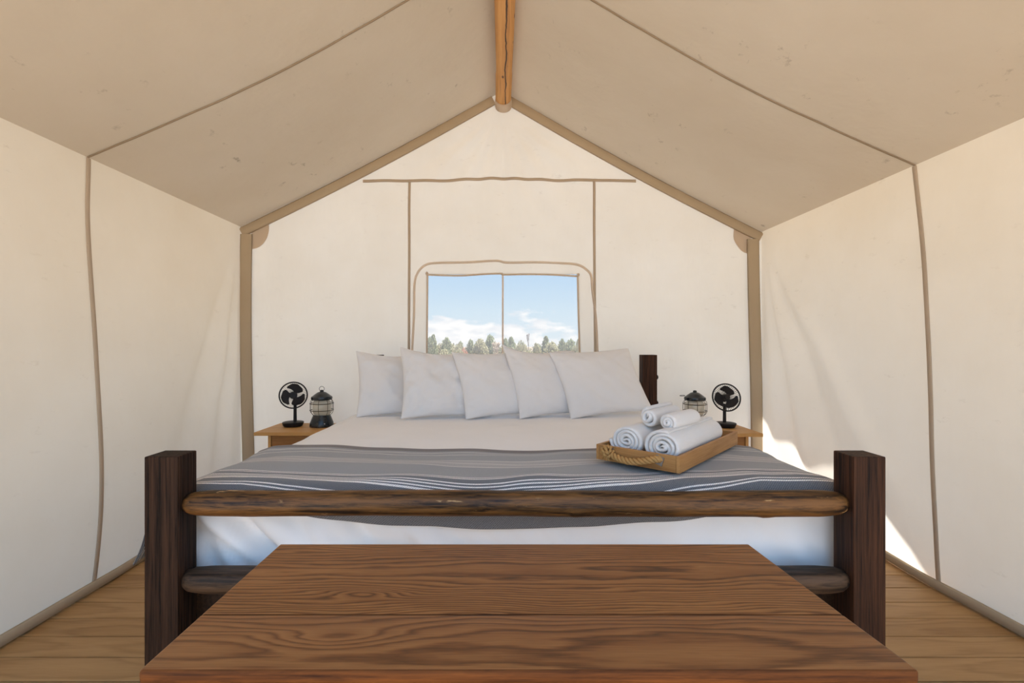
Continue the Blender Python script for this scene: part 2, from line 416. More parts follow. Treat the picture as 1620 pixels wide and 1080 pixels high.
# back wall with a real opening for the window
WX0, WX1, WZ0, WZ1 = -.591, .616, .93, 1.766
xb = lsp(-XE, WX0, 60)+lsp(WX0, WX1, 50)[1:]+lsp(WX1, XE, 60)[1:]
top = 70
zb = [i/top for i in range(top+1)]
def backpt(x, k):
    # lower rows follow fixed heights so that the opening has straight edges, upper rows follow the gable
    rz = roof_z(x, YB)
    if k <= .5: z = k/.5*1.9
    else: z = 1.9+(rz-1.9)*(k-.5)/.5
    return (x, back_y(x, z), z)
kz = lsp(0, WZ0/1.9*.5, 16)+lsp(WZ0/1.9*.5, WZ1/1.9*.5, 16)[1:]+lsp(WZ1/1.9*.5, .5, 4)[1:]+lsp(.5, 1, 36)[1:]
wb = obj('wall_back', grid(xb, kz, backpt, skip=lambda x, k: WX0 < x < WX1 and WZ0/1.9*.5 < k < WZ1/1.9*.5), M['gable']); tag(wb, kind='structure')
IN = (0, -1, 0)
def bk(x, z, o=.006): return (x, back_y(x, z)-o, z)
def hz(x): return 2.517+.018*math.exp(-(x/.32)**2)+.006*nz(x*5, 2)-.004
obj('seam', ribbon(lambda x: bk(x, hz(x)), lsp(-1.105, 1.075, 80), (0, 0, 1), .023, IN, .004), M['seam'], wb)
for X in (-.733, .738):
    obj('seam', ribbon(lambda z: bk(X+(.012 if X > 0 else -.006)*(2.5-z)/1.4+.003*nz(z*2, X), z), lsp(.02, 2.505, 60), (1, 0, 0), .020, IN, .004), M['seam'], wb)
for side in (-1, 1):
    def edge(a, side=side):
        x = side*a*XE; return (x, YB-.012, roof_z(x, YB)-.038-.012*a)
    e = ZEL if side < 0 else ZER; sl_ = Vector((e-ZR, 0, 0)).length
    nd = Vector((side*(ZR-e), 0, XE)).normalized()
    o = obj('gable_band', ribbon(edge, lsp(.03, .995, 50), nd, .078, IN, .01), M['band'], wb)
    o = obj('corner_band', ribbon(lambda z: (side*(XE-.05+.016*math.sin(z*1.7+side)-.01), YB-.016, z), lsp(.02, e-.06, 40), (1, 0, 0), .098, IN, .008), M['band'], wb)
    # rounded reinforcement patch
    cx, cz = side*(XE-.09), e-.04
    pts = [(cx, cz)]+[(cx-side*.135*math.cos(a_)*(1+.05*nz(a_*2, side)), cz+.03-.165*math.sin(a_)) for a_ in lsp(-.25, PI/2+.05, 18)]
    vv = [(x, YB-.008, z) for x, z in pts]+[(x, YB-.003, z) for x, z in pts]; n_ = len(pts)
    ff = [tuple(range(n_)), tuple(range(2*n_-1, n_-1, -1))]+[(i, (i+1) % n_, n_+(i+1) % n_, n_+i) for i in range(n_)]
    obj('corner_patch', pyd(vv, ff), M['patch'], wb, smooth=False)
# front wall: unseen, set ahead of the camera and opened for more light
wf = obj('wall_front', grid(sorted(set(lsp(-XE, -1.75, 8)+lsp(-1.75, 1.75, 24)+lsp(1.75, XE, 8))), sorted(set(lsp(0, .5, 20)+lsp(.5, 1, 10))),
        lambda x, k: (x, YF, k/.5*(roof_z(x, YF)-.12) if k <= .5 else roof_z(x, YF)-.12+.12*(k-.5)/.5), skip=lambda x, k: abs(x) < 1.75 and k < .5), M['wall']); tag(wf, kind='structure')
# window: sky-dimming vinyl, zipper down the middle, sewn frame
wn = obj('window_1', grid(lsp(WX0-.01, WX1+.01, 40), lsp(WZ0-.01, WZ1+.006, 24), lambda x, z: (x, YB+.006+.004*nz(x*3, z*3), z)), M['vinyl']); tag(wn, kind='structure')
def path(pts):
    pts = [Vector(p) for p in pts]
    def f(tt):
        i = min(int(tt), len(pts)-2); a = tt-i
        p0, p1, p2, p3 = pts[max(i-1, 0)], pts[i], pts[i+1], pts[min(i+2, len(pts)-1)]
        return .5*((2*p1)+(p2-p0)*a+(2*p0-5*p1+4*p2-p3)*a*a+(3*p1-p0-3*p2+p3)*a**3)
    return f
outl = [(650, 640), (652, 560), (655, 500), (656, 450), (662, 430), (674, 419), (692, 416), (740, 415), (785, 412.5), (802, 415.5), (850, 415), (890, 416.5), (914, 419), (928, 427), (935, 437), (937, 460), (942, 500), (945, 560), (947, 640)]
op = [((px-793)/760*YB, YB, EYE-(py-546)/760*YB) for px, py in outl]
pf = path([(x, back_y(x, z)-.005, z) for x, _, z in op])
obj('window_piping', tube([pf(tt) for tt in lsp(0, len(op)-1.001, 120)], .009, 8), M['piping'], wn)
inl = [(675, 640), (675.5, 560), (676, 500), (676.5, 436), (676.5, 434.8), (700, 435.5), (730, 436), (770, 433.5), (794, 433), (796, 434.5), (830, 434), (870, 434.5), (912, 437), (913.5, 438), (915, 500), (917, 560), (919, 640)]
pf2 = path([((px-793)/760*YB, YB-.006, EYE-(py-546)/760*YB) for px, py in inl])
obj('window_frame', tube([pf2(tt) for tt in lsp(0, len(inl)-1.001, 120)], .007, 8), M['patch'], wn)
obj('zipper', ribbon(lambda z: (.012+.003*nz(z*4, 1), YB-.002, z), lsp(WZ0, WZ1, 30), (1, 0, 0), .014, IN, .004), M['piping'], wn)
# ridge pole
def ridge():
    pts, rs = [], []
    n = 90
    for i in range(n):
        y = YF+.02+(YB-.06-YF-.02)*i/(n-1)
        pts.append((.028-.012*(y/YB)+.006*nz(y*.8, 1), y, 0)); rs.append(.058+.006*nz(y*1.3, 4)+(.004 if y > 3.4 else 0))
    return pts, rs
rp, rrs = ridge(); RZ = ZR-.090
m, tt_ = newmat('ridge_pole_wood')
oc = tt_.n('ShaderNodeTexCoord').outputs['Object']; sp_ = tt_.n('ShaderNodeSeparateXYZ', {0: oc})
ga = tt_.noise(tt_.mapping(oc, (9, .5, 9)), 1.6, 4, .6); gb = tt_.noise(tt_.mapping(oc, (70, 2, 70)), 1.0, 4, .6)
v_ = tt_.math('ADD', tt_.math('MULTIPLY', ga, .6), tt_.math('MULTIPLY', gb, .4))
cc = tt_.ramp(v_, [(.32, lin(160, 106, 54)), (.5, lin(206, 150, 84)), (.68, lin(228, 178, 112))])
wobx = tt_.math('MULTIPLY', tt_.math('SUBTRACT', tt_.noise(tt_.mapping(oc, (0, 1, 0)), 5, 3), .5), .035)
ck = tt_.math('ABSOLUTE', tt_.math('SUBTRACT', tt_.math('SUBTRACT', sp_.outputs[0], .03), wobx))
wid = tt_.math('MULTIPLY', tt_.noise(tt_.mapping(oc, (0, 1, 0), (0, 4, 0)), 4, 2), .008)
ckm = tt_.math('LESS_THAN', ck, wid)
kn = tt_.ramp(tt_.n('ShaderNodeTexVoronoi', {'Vector': tt_.mapping(oc, (1, .45, 1)), 'Scale': 13.0}).outputs['Distance'], [(.08, (1,)*3), (.14, (0,)*3)])
cc = tt_.mix(tt_.n('ShaderNodeSeparateColor', {0: kn}).outputs[0], cc, lin(92, 56, 28))
cc = tt_.mix(ckm, cc, lin(52, 32, 18))
tt_.out(principled(tt_, color=cc, rough=.5, normal=tt_.bump(tt_.math('SUBTRACT', gb, ckm), .4, .004)))
M['ridge'] = m
rpo = obj('ridge_pole', tube([(0+x, y, z) for x, y, z in rp], rrs, 24), M['ridge']); rpo.location = (0, 0, RZ)
tag(rpo, 'honey-coloured peeled log ridge pole with a long crack under the tent roof', 'pole')
cup = []
for i in range(8):
    a_ = i/7; cup.append((.064+.004*math.sin(a_*PI), YB-.075+.06*a_))
obj('end_cap', tube([(.017, y, -.012-.004*i) for i, (r, y) in enumerate(cup)], [r for r, y in cup], 24), M['patch'], rpo)

# unseen rain fly, inferred; awnings added and cut to shape light on the walls
def fly():
    out = []
    def sheet(us, vs, f): out.append(grid(us, vs, f))
    yb = YB+.06
    def back(sd, u): return YB+.22+(.14*u if sd > 0 else 0)
    for sd in (-1, 1):
        sheet(lsp(0, 1, 6), lsp(0, 1, 12), lambda u, v: (sd*2.5*u, YF-.15+(back(sd, u)-YF+.15)*v, 3.55-1.25*u))
    # side awnings, added to darken the upper walls
    sheet(lsp(0, 1, 12), lsp(0, 1, 12), lambda u, v: (-2.5-1.2*u, YF-.15+(yb-YF+.15)*v, 2.3-.64*u))
    def yend(s):  # end of the right awning, cut to place the sun patch
        k = [(0, 4.1), (.165, 3.97), (.25, 3.2), (.337, 2.5), (.5, 1.9), (1, 1.3)]
        for (a, p), (b, q) in zip(k, k[1:]):
            if a <= s <= b: return p+(q-p)*(s-a)/(b-a)
    sheet(lsp(0, 1, 30), lsp(0, 1, 12), lambda u, v: (2.5+1.4*u, YF-.15+(yend(u)-YF+.15)*v, 2.3-.74*u))
    return join(out)
tag(obj('shade_fly', fly(), M['fly']), kind='structure')

# floor: slab plus planks laid across
fl = obj('floor', bbox(-2.3, 2.3, -.1, 3.95, -.3, -.026, 0), M['side_rail'], smooth=False); tag(fl, kind='structure')
tag(obj('bounce_deck', bbox(-2.3, 2.3, -2.0, -.13, -.3, 0, .01), M['deck'], smooth=False), kind='structure')  # unseen pale deck added out front to bounce sunlight inside
PW = .1325
pb = [bbox(-2.25, 2.25, -PW/2+.0026, PW/2-.0026, -.024, 0, .0025, 1) for _ in range(1)][0]
pme = bpy.data.meshes.new('plank'); pb.to_mesh(pme); pb.free()
pme2 = pme.copy(); pme.materials.append(M['plank']); pme2.materials.append(M['plank_dark'])
y = 1.8505+PW/2-PW*14; k = 0
while y < YB+.02:
    o = obj('plank', pme if k % 3 else pme2, None, fl, smooth=False)
    o.location = (rnd.uniform(-.03, .03), y, rnd.uniform(-.0012, 0)); o.rotation_euler = (0, 0, PI if k % 2 else 0)
    y += PW; k += 1

# ================================================================== bed
BX = .045                                  # bed centre
def top_z(x, y):
    """top of the made-up mattress"""
    z = .748+.010*nz(x*1.1+3, y*1.3, 1)+.004*nz(x*3, y*3, 6)
    return z
def post_bm(x0, x1, y0, y1, h, tw=0.0):
    bm = bbox(x0, x1, y0, y1, 0, h, .005, 2); return bm
bed = empty('log_bed', (BX, 1.47, 0))
tag(bed, 'large rustic bed frame of dark square posts and stripped log rails', 'bed')
def bedpart(name, me, mat, loc, parent=bed, smooth='auto'):
    o = obj(name, me, mat, parent, smooth); o.location = Vector(loc)-(bed.location if parent is bed else Vector((0, 0, 0))); return o
FP = []
for (x0, x1, mt, tilt) in ((-1.061, -.961, 'post', .0), (1.048, 1.143, 'post_warm', 0)):
    o = bedpart('foot_post', bbox(-(x1-x0)/2, (x1-x0)/2, -.045, .045, 0, .869, .004, 2), M[mt], ((x0+x1)/2, 1.472, 0), smooth=False); FP.append(o)
    sd = -1 if x0 < 0 else 1
    for z in (.712, .49):
        k = obj('bolt', lathe([(0, -.006), (.019, -.006), (.02, .004), (.017, .014), (.009, .02), (0, .021)], 20), M['iron'], o)
        k.location = (sd*(x1-x0)/2, 0, z); k.rotation_euler = (0, sd*PI/2, 0)
def log(L, r, seed, flat=False, taper=.09):
    pts, rs = [], []; n = 110
    verts, faces = [], []; m_ = 28
    for i in range(n):
        x = -L/2+L*i/(n-1); e = min(x+L/2, L/2-x)
        rr = r*(.62+.38*math.sqrt(max(0, 1-(1-min(1, e/taper))**2)))*(1+.05*nz(x*3, seed))
        for k in range(m_):
            a = 2*PI*k/m_
            q = rr*(1+.012*nz(x*30, math.cos(a)*6+seed, math.sin(a)*6)+.035*nz(x*5, math.cos(a)*1.5+seed, math.sin(a)*1.5)+.015*nz(x*18, math.cos(a)*4+seed, math.sin(a)*4))
            for kx, ka, kh in ((-.42, .9, .10), (.18, 2.2, .12), (.52, .6, .14), (-.1, 2.9, .1), (.75, 1.7, .1)):
                q += r*kh*math.exp(-((x-kx*L*.5)/.018)**2-((a-2*PI+ka+.3)/.35)**2)
            yy, zz = q*math.cos(a), q*math.sin(a)
            if flat and zz > r*.62: zz = r*.62+(zz-r*.62)*.12
            verts.append((x, yy+.004*nz(x*1.2, seed, 1), zz+.004*nz(x*1.1, seed, 7)))
    for i in range(n-1):
        for k in range(m_): faces.append((i*m_+k, i*m_+(k+1) % m_, (i+1)*m_+(k+1) % m_, (i+1)*m_+k))
    faces.append(tuple(range(m_-1, -1, -1))); faces.append(tuple((n-1)*m_+k for k in range(m_)))
    return pyd(verts, faces)
LX = 2.0085+.004; lc = (-.961+1.048)/2
bedpart('log_rail', log(LX, .0385, 1), M['log'], (lc, 1.470, .717), smooth=True)
bedpart('log_rail', log(LX, .0425, 5, True), M['log_grey'], (lc, 1.470, .486), smooth=True)
for (x0, x1) in ((-.985, -.875), (1.03, 1.137)):
    o = bedpart('head_post', bbox(-(x1-x0)/2, (x1-x0)/2, -.045, .045, 0, 1.13, .004, 2), M['post_warm'], ((x0+x1)/2, 3.545, 0), smooth=False)
    sd = -1 if x0 < 0 else 1
    for z in (.965, .775, .49):
        k = obj('bolt', lathe([(0, -.006), (.019, -.006), (.02, .004), (.017, .014), (.009, .02), (0, .021)], 20), M['iron'], o)
        k.location = (sd*(x1-x0)/2, 0, z); k.rotation_euler = (0, sd*PI/2, 0)
hl = 1.905+.004
for z in (.90, .70, .49):
    bedpart('log_rail', log(hl, .037, 9+z), M['log'], ((-.875+1.03)/2, 3.545, z), smooth=True)
for x in (-.93, 1.05-.03):
    bedpart('side_rail', bbox(-.02, .02, -.91, .97, -.05, .05, .004), M['side_rail'], (x if x < 0 else 1.075, 2.51, .36), smooth=False)
bedpart('end_panel', bbox(-1.10, 1.09, -.009, .009, .04, .43, .002), M['side_rail'], (BX+.02, 1.585, 0), smooth=False)
for y in lsp(1.64, 3.4, 9):
    bedpart('slat', bbox(-.97, .97, -.04, .04, -.01, .01, .002), M['side_rail'], (BX+.02, y, .425), smooth=False)

# mattress in white sheets
def rounded_block(nx, ny, nz_, x0, x1, y0, y1, z0, z1, r, fn):
    idx, verts, faces = {}, [], []
    def vid(i, j, k):
        if (i, j, k) not in idx:
            p = Vector((x0+(x1-x0)*i/nx, y0+(y1-y0)*j/ny, z0+(z1-z0)*k/nz_))
            c = Vector((min(max(p.x, x0+r), x1-r), min(max(p.y, y0+r), y1-r), min(max(p.z, z0+r), z1-r)))
            d = p-c
            nrm = d.normalized() if d.length > 1e-9 else Vector((0, 0, 1))
            # box-to-round: keep the longest axis at r
            if d.length > 1e-9: p = c+nrm*r
            idx[(i, j, k)] = len(verts); verts.append(fn(p, nrm))
        return idx[(i, j, k)]
    for i in range(nx):
        for j in range(ny):
            faces.append((vid(i, j, nz_), vid(i+1, j, nz_), vid(i+1, j+1, nz_), vid(i, j+1, nz_)))
            faces.append((vid(i, j, 0), vid(i, j+1, 0), vid(i+1, j+1, 0), vid(i+1, j, 0)))
        for k in range(nz_):
            faces.append((vid(i, 0, k), vid(i+1, 0, k), vid(i+1, 0, k+1), vid(i, 0, k+1)))
            faces.append((vid(i, ny, k), vid(i, ny, k+1), vid(i+1, ny, k+1), vid(i+1, ny, k)))
    for j in range(ny):
        for k in range(nz_):
            faces.append((vid(0, j, k), vid(0, j, k+1), vid(0, j+1, k+1), vid(0, j+1, k)))
            faces.append((vid(nx, j, k), vid(nx, j+1, k), vid(nx, j+1, k+1), vid(nx, j, k+1)))
    return pyd(verts, faces)
MX0, MX1, MY0, MY1, MZ0, MZ1 = -1.025, 1.105, 1.565, 3.46, .44, .748
def mfn(p, n):
    x, y, z = p
    if n.z > .5: z += (top_z(x, y)-.748)*sstep(.5, .9, n.z)
    if n.z > 0: z -= .028*sstep(.13, 0, min(x-MX0, MX1-x))*n.z
    if n.y < -.3:
        l = sstep(.2, -.85, x)
        w = 1.7*(.022*nz(x*9+z*5, z*4+x*2, 2)*(.3+l)+.016*nz(x*17+z*14, z*6, 4)*(.2+l)+.010*nz(x*6, z*2, 8))
        y += w*sstep(.3, .8, -n.y)*sstep(.69, .60, z)
    if abs(n.x) > .3: x += .012*nz(y*6, z*5, 3)
    return (x, y, z)
mt_ = obj('mattress', rounded_block(170, 90, 26, MX0, MX1, MY0, MY1, MZ0, MZ1, .04, mfn), M['sheet'])
tag(mt_, 'wide mattress made up in smooth white sheets on the log bed', 'mattress')

# striped blanket across the foot
def prof_x(s, side):
    """across: arc length s from the bed centre -> (offset, drop)"""
    k = ([(0, 0), (.96, 0), (1.05, .006), (1.11, .025), (1.155, .07), (1.175, .13), (1.195, .19), (1.225, .25), (1.222, .32)] if side < 0 else
         [(0, 0), (.96, 0), (1.05, .006), (1.10, .022), (1.135, .06), (1.148, .12), (1.150, .19), (1.148, .25), (1.14, .32)])
    acc = 0
    for (a, b), (c, d) in zip(k, k[1:]):
        l = math.hypot(c-a, d-b)
        if s <= acc+l or (c, d) == k[-1]:
            f = min(1, (s-acc)/l); return a+(c-a)*f, b+(d-b)*f
        acc += l
SX = 1.37
def yfar(x): return 2.02+.10*min(1, abs(x)/.85)**1.4+.010*nz(x*3, 5)
FRONT = 1.542
def blanket_pt(u, t_):
    side = -1 if u < 0 else 1
    ox, dx = prof_x(abs(u)*SX, side); x = BX+side*ox
    yf = yfar(x)-.5*max(0, dx-.02)*.3
    La = yf-(FRONT+.055+.02*sstep(.7, .1, abs(x)))                      # flat run
    drop_end = .125+.020*math.exp(-((x-.02)/.35)**2)-.05*sstep(.45, .9, abs(x-BX)) + .008*nz(x*5, 2)
    roll = .055+.02*sstep(.7, .1, abs(x))
    v = t_*(La+roll*PI/2+drop_end-roll)
    if v < La: y, dy = yf-v, 0
    elif v < La+roll*PI/2:
        a = (v-La)/roll; y, dy = FRONT+roll-roll*math.sin(a), roll*(1-math.cos(a))
    else: y, dy = FRONT, roll+(v-La-roll*PI/2)
    d = math.sqrt(dx*dx+dy*dy) if dx > 0 and dy > 0 else max(dx, dy)
    lum = .010*nz(x*2.2+1, v*5, 2)*sstep(0, .1, v)+.008*nz(x*4.5, v*9+x*2, 8)
    edge_lift = .010+.006*sstep(.04, 0, v)
    z = top_z(x, max(y, MY0+.05))+edge_lift-d+max(-.004, lum)*(1 if d < .06 else .2)
    if dy > .05: y += .006*nz(x*7, dy*8, 3)-.004
    if dx > .08: x += side*max(0, .02*nz(y*6, dx*5, 4))
    return (x, y, z), (x if dx < .02 else BX+side*abs(u)*SX, v)
us = lsp(-1, 1, 200); ts = lsp(0, 1, 96)
cache = {}
def bpt(u, t_):
    if (u, t_) not in cache: cache[(u, t_)] = blanket_pt(u, t_)
    return cache[(u, t_)]
bl = obj('striped_blanket', grid(us, ts, lambda u, v: bpt(u, v)[0], uvfn=lambda u, v: bpt(u, v)[1]), M['wool'])
sm = bl.modifiers.new('thick', 'SOLIDIFY'); sm.thickness = .006; sm.offset = 1
tag(bl, 'grey woven blanket with white stripes laid across the foot of the bed', 'blanket')
def bl_z(x, y): return top_z(x, y)+.018

# pillows
def pillow(w, h, th, seed, sag=0.0, wr=.010, skew=0.0, peak=0.0):
    n = 44; verts, faces = [], []; idx = {}
    def pt(a, b, s):
        e = (1-a**4)*(1-b**4)
        x = w/2*a*(1-.075*(1-b*b)**1.2); z = h/2*b*(1-.07*(1-a*a)**1.2)+h/2
        x -= skew*(b+1)/2; z += peak*max(0, -a)**4*max(0, b)**2
        z -= .045*max(0, a)**3*max(0, b)**2*(seed < 13)
        if b > 0: z -= sag*(1-abs(a)**1.5)*b
        tk = th/2*max(0, (1-a*a)*(1-b*b))**.42*(1-.12*b)
        wv = wr*(nz(a*2.2+seed, b*2.2, s)+.6*nz(a*4+b*3+seed, b*2, 5+s)+.35*nz(a*9-b*6, b*3+a*4, seed))*min(1, e*2.2)
        cr = .006*math.exp(-(abs(abs(a)-.86)/.08)**2)*nz(b*9, seed, 2)+.006*math.exp(-(abs(abs(b)-.86)/.08)**2)*nz(a*9, seed, 4)
        return (x, s*(tk+wv*.9+cr*min(1, e*3)), z)
    for s in (-1, 1):
        for j in range(n+1):
            for i in range(n+1):
                # denser towards the rim
                a = math.sin((i/n*2-1)*PI/2); b = math.sin((j/n*2-1)*PI/2)
                if s == 1 and (i in (0, n) or j in (0, n)): idx[(s, i, j)] = idx[(-1, i, j)]; continue
                idx[(s, i, j)] = len(verts)
                verts.append(pt(a, b, s) if not (i in (0, n) or j in (0, n)) else (pt(a, b, s)[0], 0, pt(a, b, s)[2]))
        for j in range(n):
            for i in range(n):
                f = (idx[(s, i, j)], idx[(s, i+1, j)], idx[(s, i+1, j+1)], idx[(s, i, j+1)])
                faces.append(f if s < 0 else f[::-1])
    return pyd(verts, faces)
PL = [  # x of bottom-left corner, depth of it, width, height, thickness, yaw, lean, roll, sag, label
    (-.915, 3.03, .52, .45, .16, 17, 22, 0, .03, 0, .0, 'white pillow at the left end of the row, half hidden by its creased neighbour'),
    (-.605, 2.90, .53, .46, .17, 17, 22, 1, .03, 0, .01, 'creased white pillow second from left, with wrinkles fanning from its corner'),
    (-.215, 2.92, .50, .44, .16, 16, 22, -2, .01, .045, 0, 'flat-topped white pillow in the middle of the row under the window'),
    (.115, 2.94, .50, .47, .16, 16, 22, -2, .035, .045, .025, 'white pillow fourth from left, its sharp corner standing above the others'),
    (.425, 2.93, .57, .445, .17, 14, 24, -3, .0, .055, 0, 'broad white pillow at the right end, fully in view beside the dark head post'),
]
for i, (x, y, w, h, th, yaw, lean, roll, sag, skew, peak, lb) in enumerate(PL):
    o = obj('pillow', pillow(w, h, th*.84, 3.1+i*2.7, sag, (.018, .024, .012, .012, .010)[i], skew, peak), M['pillow'])
    R = Matrix.Rotation(math.radians(yaw), 3, 'Z') @ Matrix.Rotation(math.radians(-lean), 3, 'X') @ Matrix.Rotation(math.radians(roll), 3, 'Y')
    bl_corner = R @ Vector((-w/2, 0, 0))
    low = min((R @ v.co).z for v in o.data.vertices)
    o.rotation_euler = R.to_euler()
    o.location = (x-bl_corner.x, y-bl_corner.y, max(top_z(x+k*.05, y+j*.05) for k in range(11) for j in range(5))-low-.001)
    tag(o, lb, 'pillow', 'white pillows along the head of the bed')

# ================================================================== bench in front
bn = empty('pine_bench', (.045, .96, 0))
tag(bn, 'low brown pine bench with a two-board top standing at the foot of the bed', 'bench')
BZ = .703
def board(x0f, x1f, x0b, x1b, y0, y1, z0, z1, mat, cy, nm='top_board', r0=.007, r1=.0015):
    bm = bmesh.new()
    v = [bm.verts.new(p) for p in ((x0f, y0, z0), (x1f, y0, z0), (x1b, y1, z0), (x0b, y1, z0), (x0f, y0, z1), (x1f, y0, z1), (x1b, y1, z1), (x0b, y1, z1))]
    for f in ((3, 2, 1, 0), (4, 5, 6, 7), (0, 1, 5, 4), (1, 2, 6, 5), (2, 3, 7, 6), (3, 0, 4, 7)): bm.faces.new([v[k] for k in f])
    bm.normal_update()
    ed = [e for e in bm.edges if not (abs(e.verts[0].co.y-y1) < 1e-6 and abs(e.verts[1].co.y-y1) < 1e-6)] if r1 < r0 else bm.edges[:]
    bmesh.ops.bevel(bm, geom=ed, offset=r0, segments=3, affect='EDGES', profile=.5)
    bmesh.ops.translate(bm, vec=(-.045, -cy, -BZ), verts=bm.verts)
    bm.normal_update()
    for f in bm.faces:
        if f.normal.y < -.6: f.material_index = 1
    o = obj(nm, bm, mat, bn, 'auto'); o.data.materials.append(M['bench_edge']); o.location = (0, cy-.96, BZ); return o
ysm = .885
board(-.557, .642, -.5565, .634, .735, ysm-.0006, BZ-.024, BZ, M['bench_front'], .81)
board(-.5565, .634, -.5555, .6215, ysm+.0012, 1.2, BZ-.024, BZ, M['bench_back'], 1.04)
for (x0, x1, y0, y1) in ((-.46, .53, .80, .822), (-.46, .53, 1.12, 1.142)):
    o = obj('apron', bbox(x0, x1, y0, y1, BZ-.125, BZ-.0245, .002), M['bench_back'], bn, False); o.location = -bn.location
for sx in (-.475, .545):
    o = obj('apron', bbox(sx-.011, sx+.011, .83, 1.11, BZ-.125, BZ-.0245, .002), M['bench_leg'], bn, False); o.location = -bn.location
    for yy in (.815, 1.125):
        o = obj('leg', bbox(sx-.03, sx+.03, yy-.03, yy+.03, 0, BZ-.0245, .004), M['bench_leg'], bn, False); o.location = -bn.location

# ================================================================== night stands
def stand(x0, x1, y0, y1, inset_out, side, label):
    cx = (x0+x1)/2; cy = (y0+y1)/2
    r = empty('night_stand', (cx, cy, 0)); tag(r, label, 'night stand', 'pine night stands beside the bed')
    zt = .594
    def P(nm, bm, mt): 
        o = obj(nm, bm, M[mt], r, False); return o
    P('top', bbox(x0-cx, x1-cx, y0-cy, y1-cy, zt-.024, zt, .003), 'stand')
    a, b = x0-cx+.085, x1-cx-.085
    f, k = y0-cy+.03, y1-cy-.03
    P('side_panel', bbox(a, a+.02, f, k, 0, zt-.0245, .002), 'stand')
    P('side_panel', bbox(b-.02, b, f, k, 0, zt-.0245, .002), 'stand')
    P('front_panel', bbox(a+.021, b-.021, f+.008, f+.026, .06, zt-.0245, .002), 'stand_side')
    P('back_panel', bbox(a+.021, b-.021, k-.02, k-.004, .06, zt-.0245, .002), 'stand_side')
    P('bottom_shelf', bbox(a+.021, b-.021, f+.027, k-.021, .06, .08, .002), 'stand_side')
    return r
stand(-1.722, -1.165, 3.34, 3.745, .08, -1, 'light pine night stand by the left canvas wall, holding the fan with the tilted head')
stand(1.245, 1.80, 3.30, 3.71, .08, 1, 'light pine night stand by the right canvas wall, behind the towel tray')

# ================================================================== fans
def fan_mesh():
    parts = {}
    parts['base'] = lathe([(0, 0), (.062, 0), (.068, .006), (.076, .026), (.076, .031), (.071, .034), (.03, .036), (0, .036)], 40)
    return parts
def paddle(ang):
    """one broad curved blade"""
    verts, faces = [], []
    na, nr = 12, 10
    for s in (0, 1):
        for j in range(nr+1):
            r = .012+(.086-.012)*j/nr
            half = .34+.62*math.sin(min(1, j/nr*1.15)*PI*.5)**1.2
            if j/nr > .72: half *= math.sqrt(max(0.02, 1-((j/nr-.72)/.28)**2*.92))
            for i in range(na+1):
                a = ang+half*(i/na*2-1)+.55*(j/nr)
                y = -.012*math.sin((i/na*2-1)*.9)*(j/nr)*1.3+s*.0016
                verts.append((r*math.cos(a), y, r*math.sin(a)))
    k = (na+1)*(nr+1)
    for j in range(nr):
        for i in range(na):
            q = j*(na+1)+i
            faces.append((q, q+1, q+na+2, q+na+1)); faces.append((k+q+na+1, k+q+na+2, k+q+1, k+q))
    rim = [i for i in range(na+1)]+[j*(na+1)+na for j in range(1, nr+1)]+[nr*(na+1)+i for i in range(na-1, -1, -1)]+[j*(na+1) for j in range(nr-1, 0, -1)]
    for a, b in zip(rim, rim[1:]+rim[:1]): faces.append((b, a, k+a, k+b))
    return pyd(verts, faces)
def make_fan(label, loc, rz, yaw, tilt, hz_, R, spin, polex):
    r = empty('desk_fan', loc, rz); tag(r, label, 'fan', 'black desk fans on the night stands')
    obj('base', fan_mesh()['base'], M['black'], r, 'auto')
    obj('pole', lathe([(0, .034), (.0125, .034), (.0115, .10), (.0115, hz_-R-.004), (.0118, hz_-R*.55), (.006, hz_-R*.5), (0, hz_-R*.5)], 20), M['black'], r, 'auto').location = (polex, .012, 0)
    Rm = (Matrix.Rotation(math.radians(yaw), 3, 'Z') @ Matrix.Rotation(math.radians(tilt[0]), 3, 'X') @ Matrix.Rotation(math.radians(tilt[1]), 3, 'Y')).to_euler()
    def H(nm, me, mt, par=r, sm='auto'):
        o = obj(nm, me, M[mt], par, sm)
        if par is r: o.location = (polex, -.018, hz_); o.rotation_euler = Rm
        return o
    ring = tube([(R*math.cos(2*PI*i/56), 0, R*math.sin(2*PI*i/56)) for i in range(56)], .0052, 10, closed=True)
    rb = ring
    H('guard_ring', rb, 'black')
    wires = []
    for i in range(44):
        a = 2*PI*i/44
        for yy in (-.020, .020):
            wires.append(tube([(.020*math.cos(a), yy, .020*math.sin(a)), (R*.6*math.cos(a), yy, R*.6*math.sin(a)), (R*.93*math.cos(a), yy*.75, R*.93*math.sin(a)), (R*math.cos(a), yy*.1, R*math.sin(a))], .0011, 4))
    o = H('guard_wires', join(wires), 'black'); o['kind'] = 'stuff'
    hub = lathe([(0, -.021), (.019, -.021), (.021, -.015), (.021, .02), (.028, .028), (.028, .05), (.02, .06), (0, .06)], 28)
    h = H('motor_hub', hub, 'black'); h.data.transform(Matrix.Rotation(-PI/2, 4, 'X'))
    for k in range(3): H('blade', paddle(math.radians(spin)+2*PI*k/3), 'blade')
    return r
make_fan('black desk fan with its head turned and tilted, on the left night stand', (-1.56, 3.60, .594), 0, 24, (-6, 12), .234, .096, 62, .010)
make_fan('black desk fan facing straight ahead, on the right night stand', (1.66, 3.56, .594), 0, -3, (-14, 0), .222, .100, 52, 0)

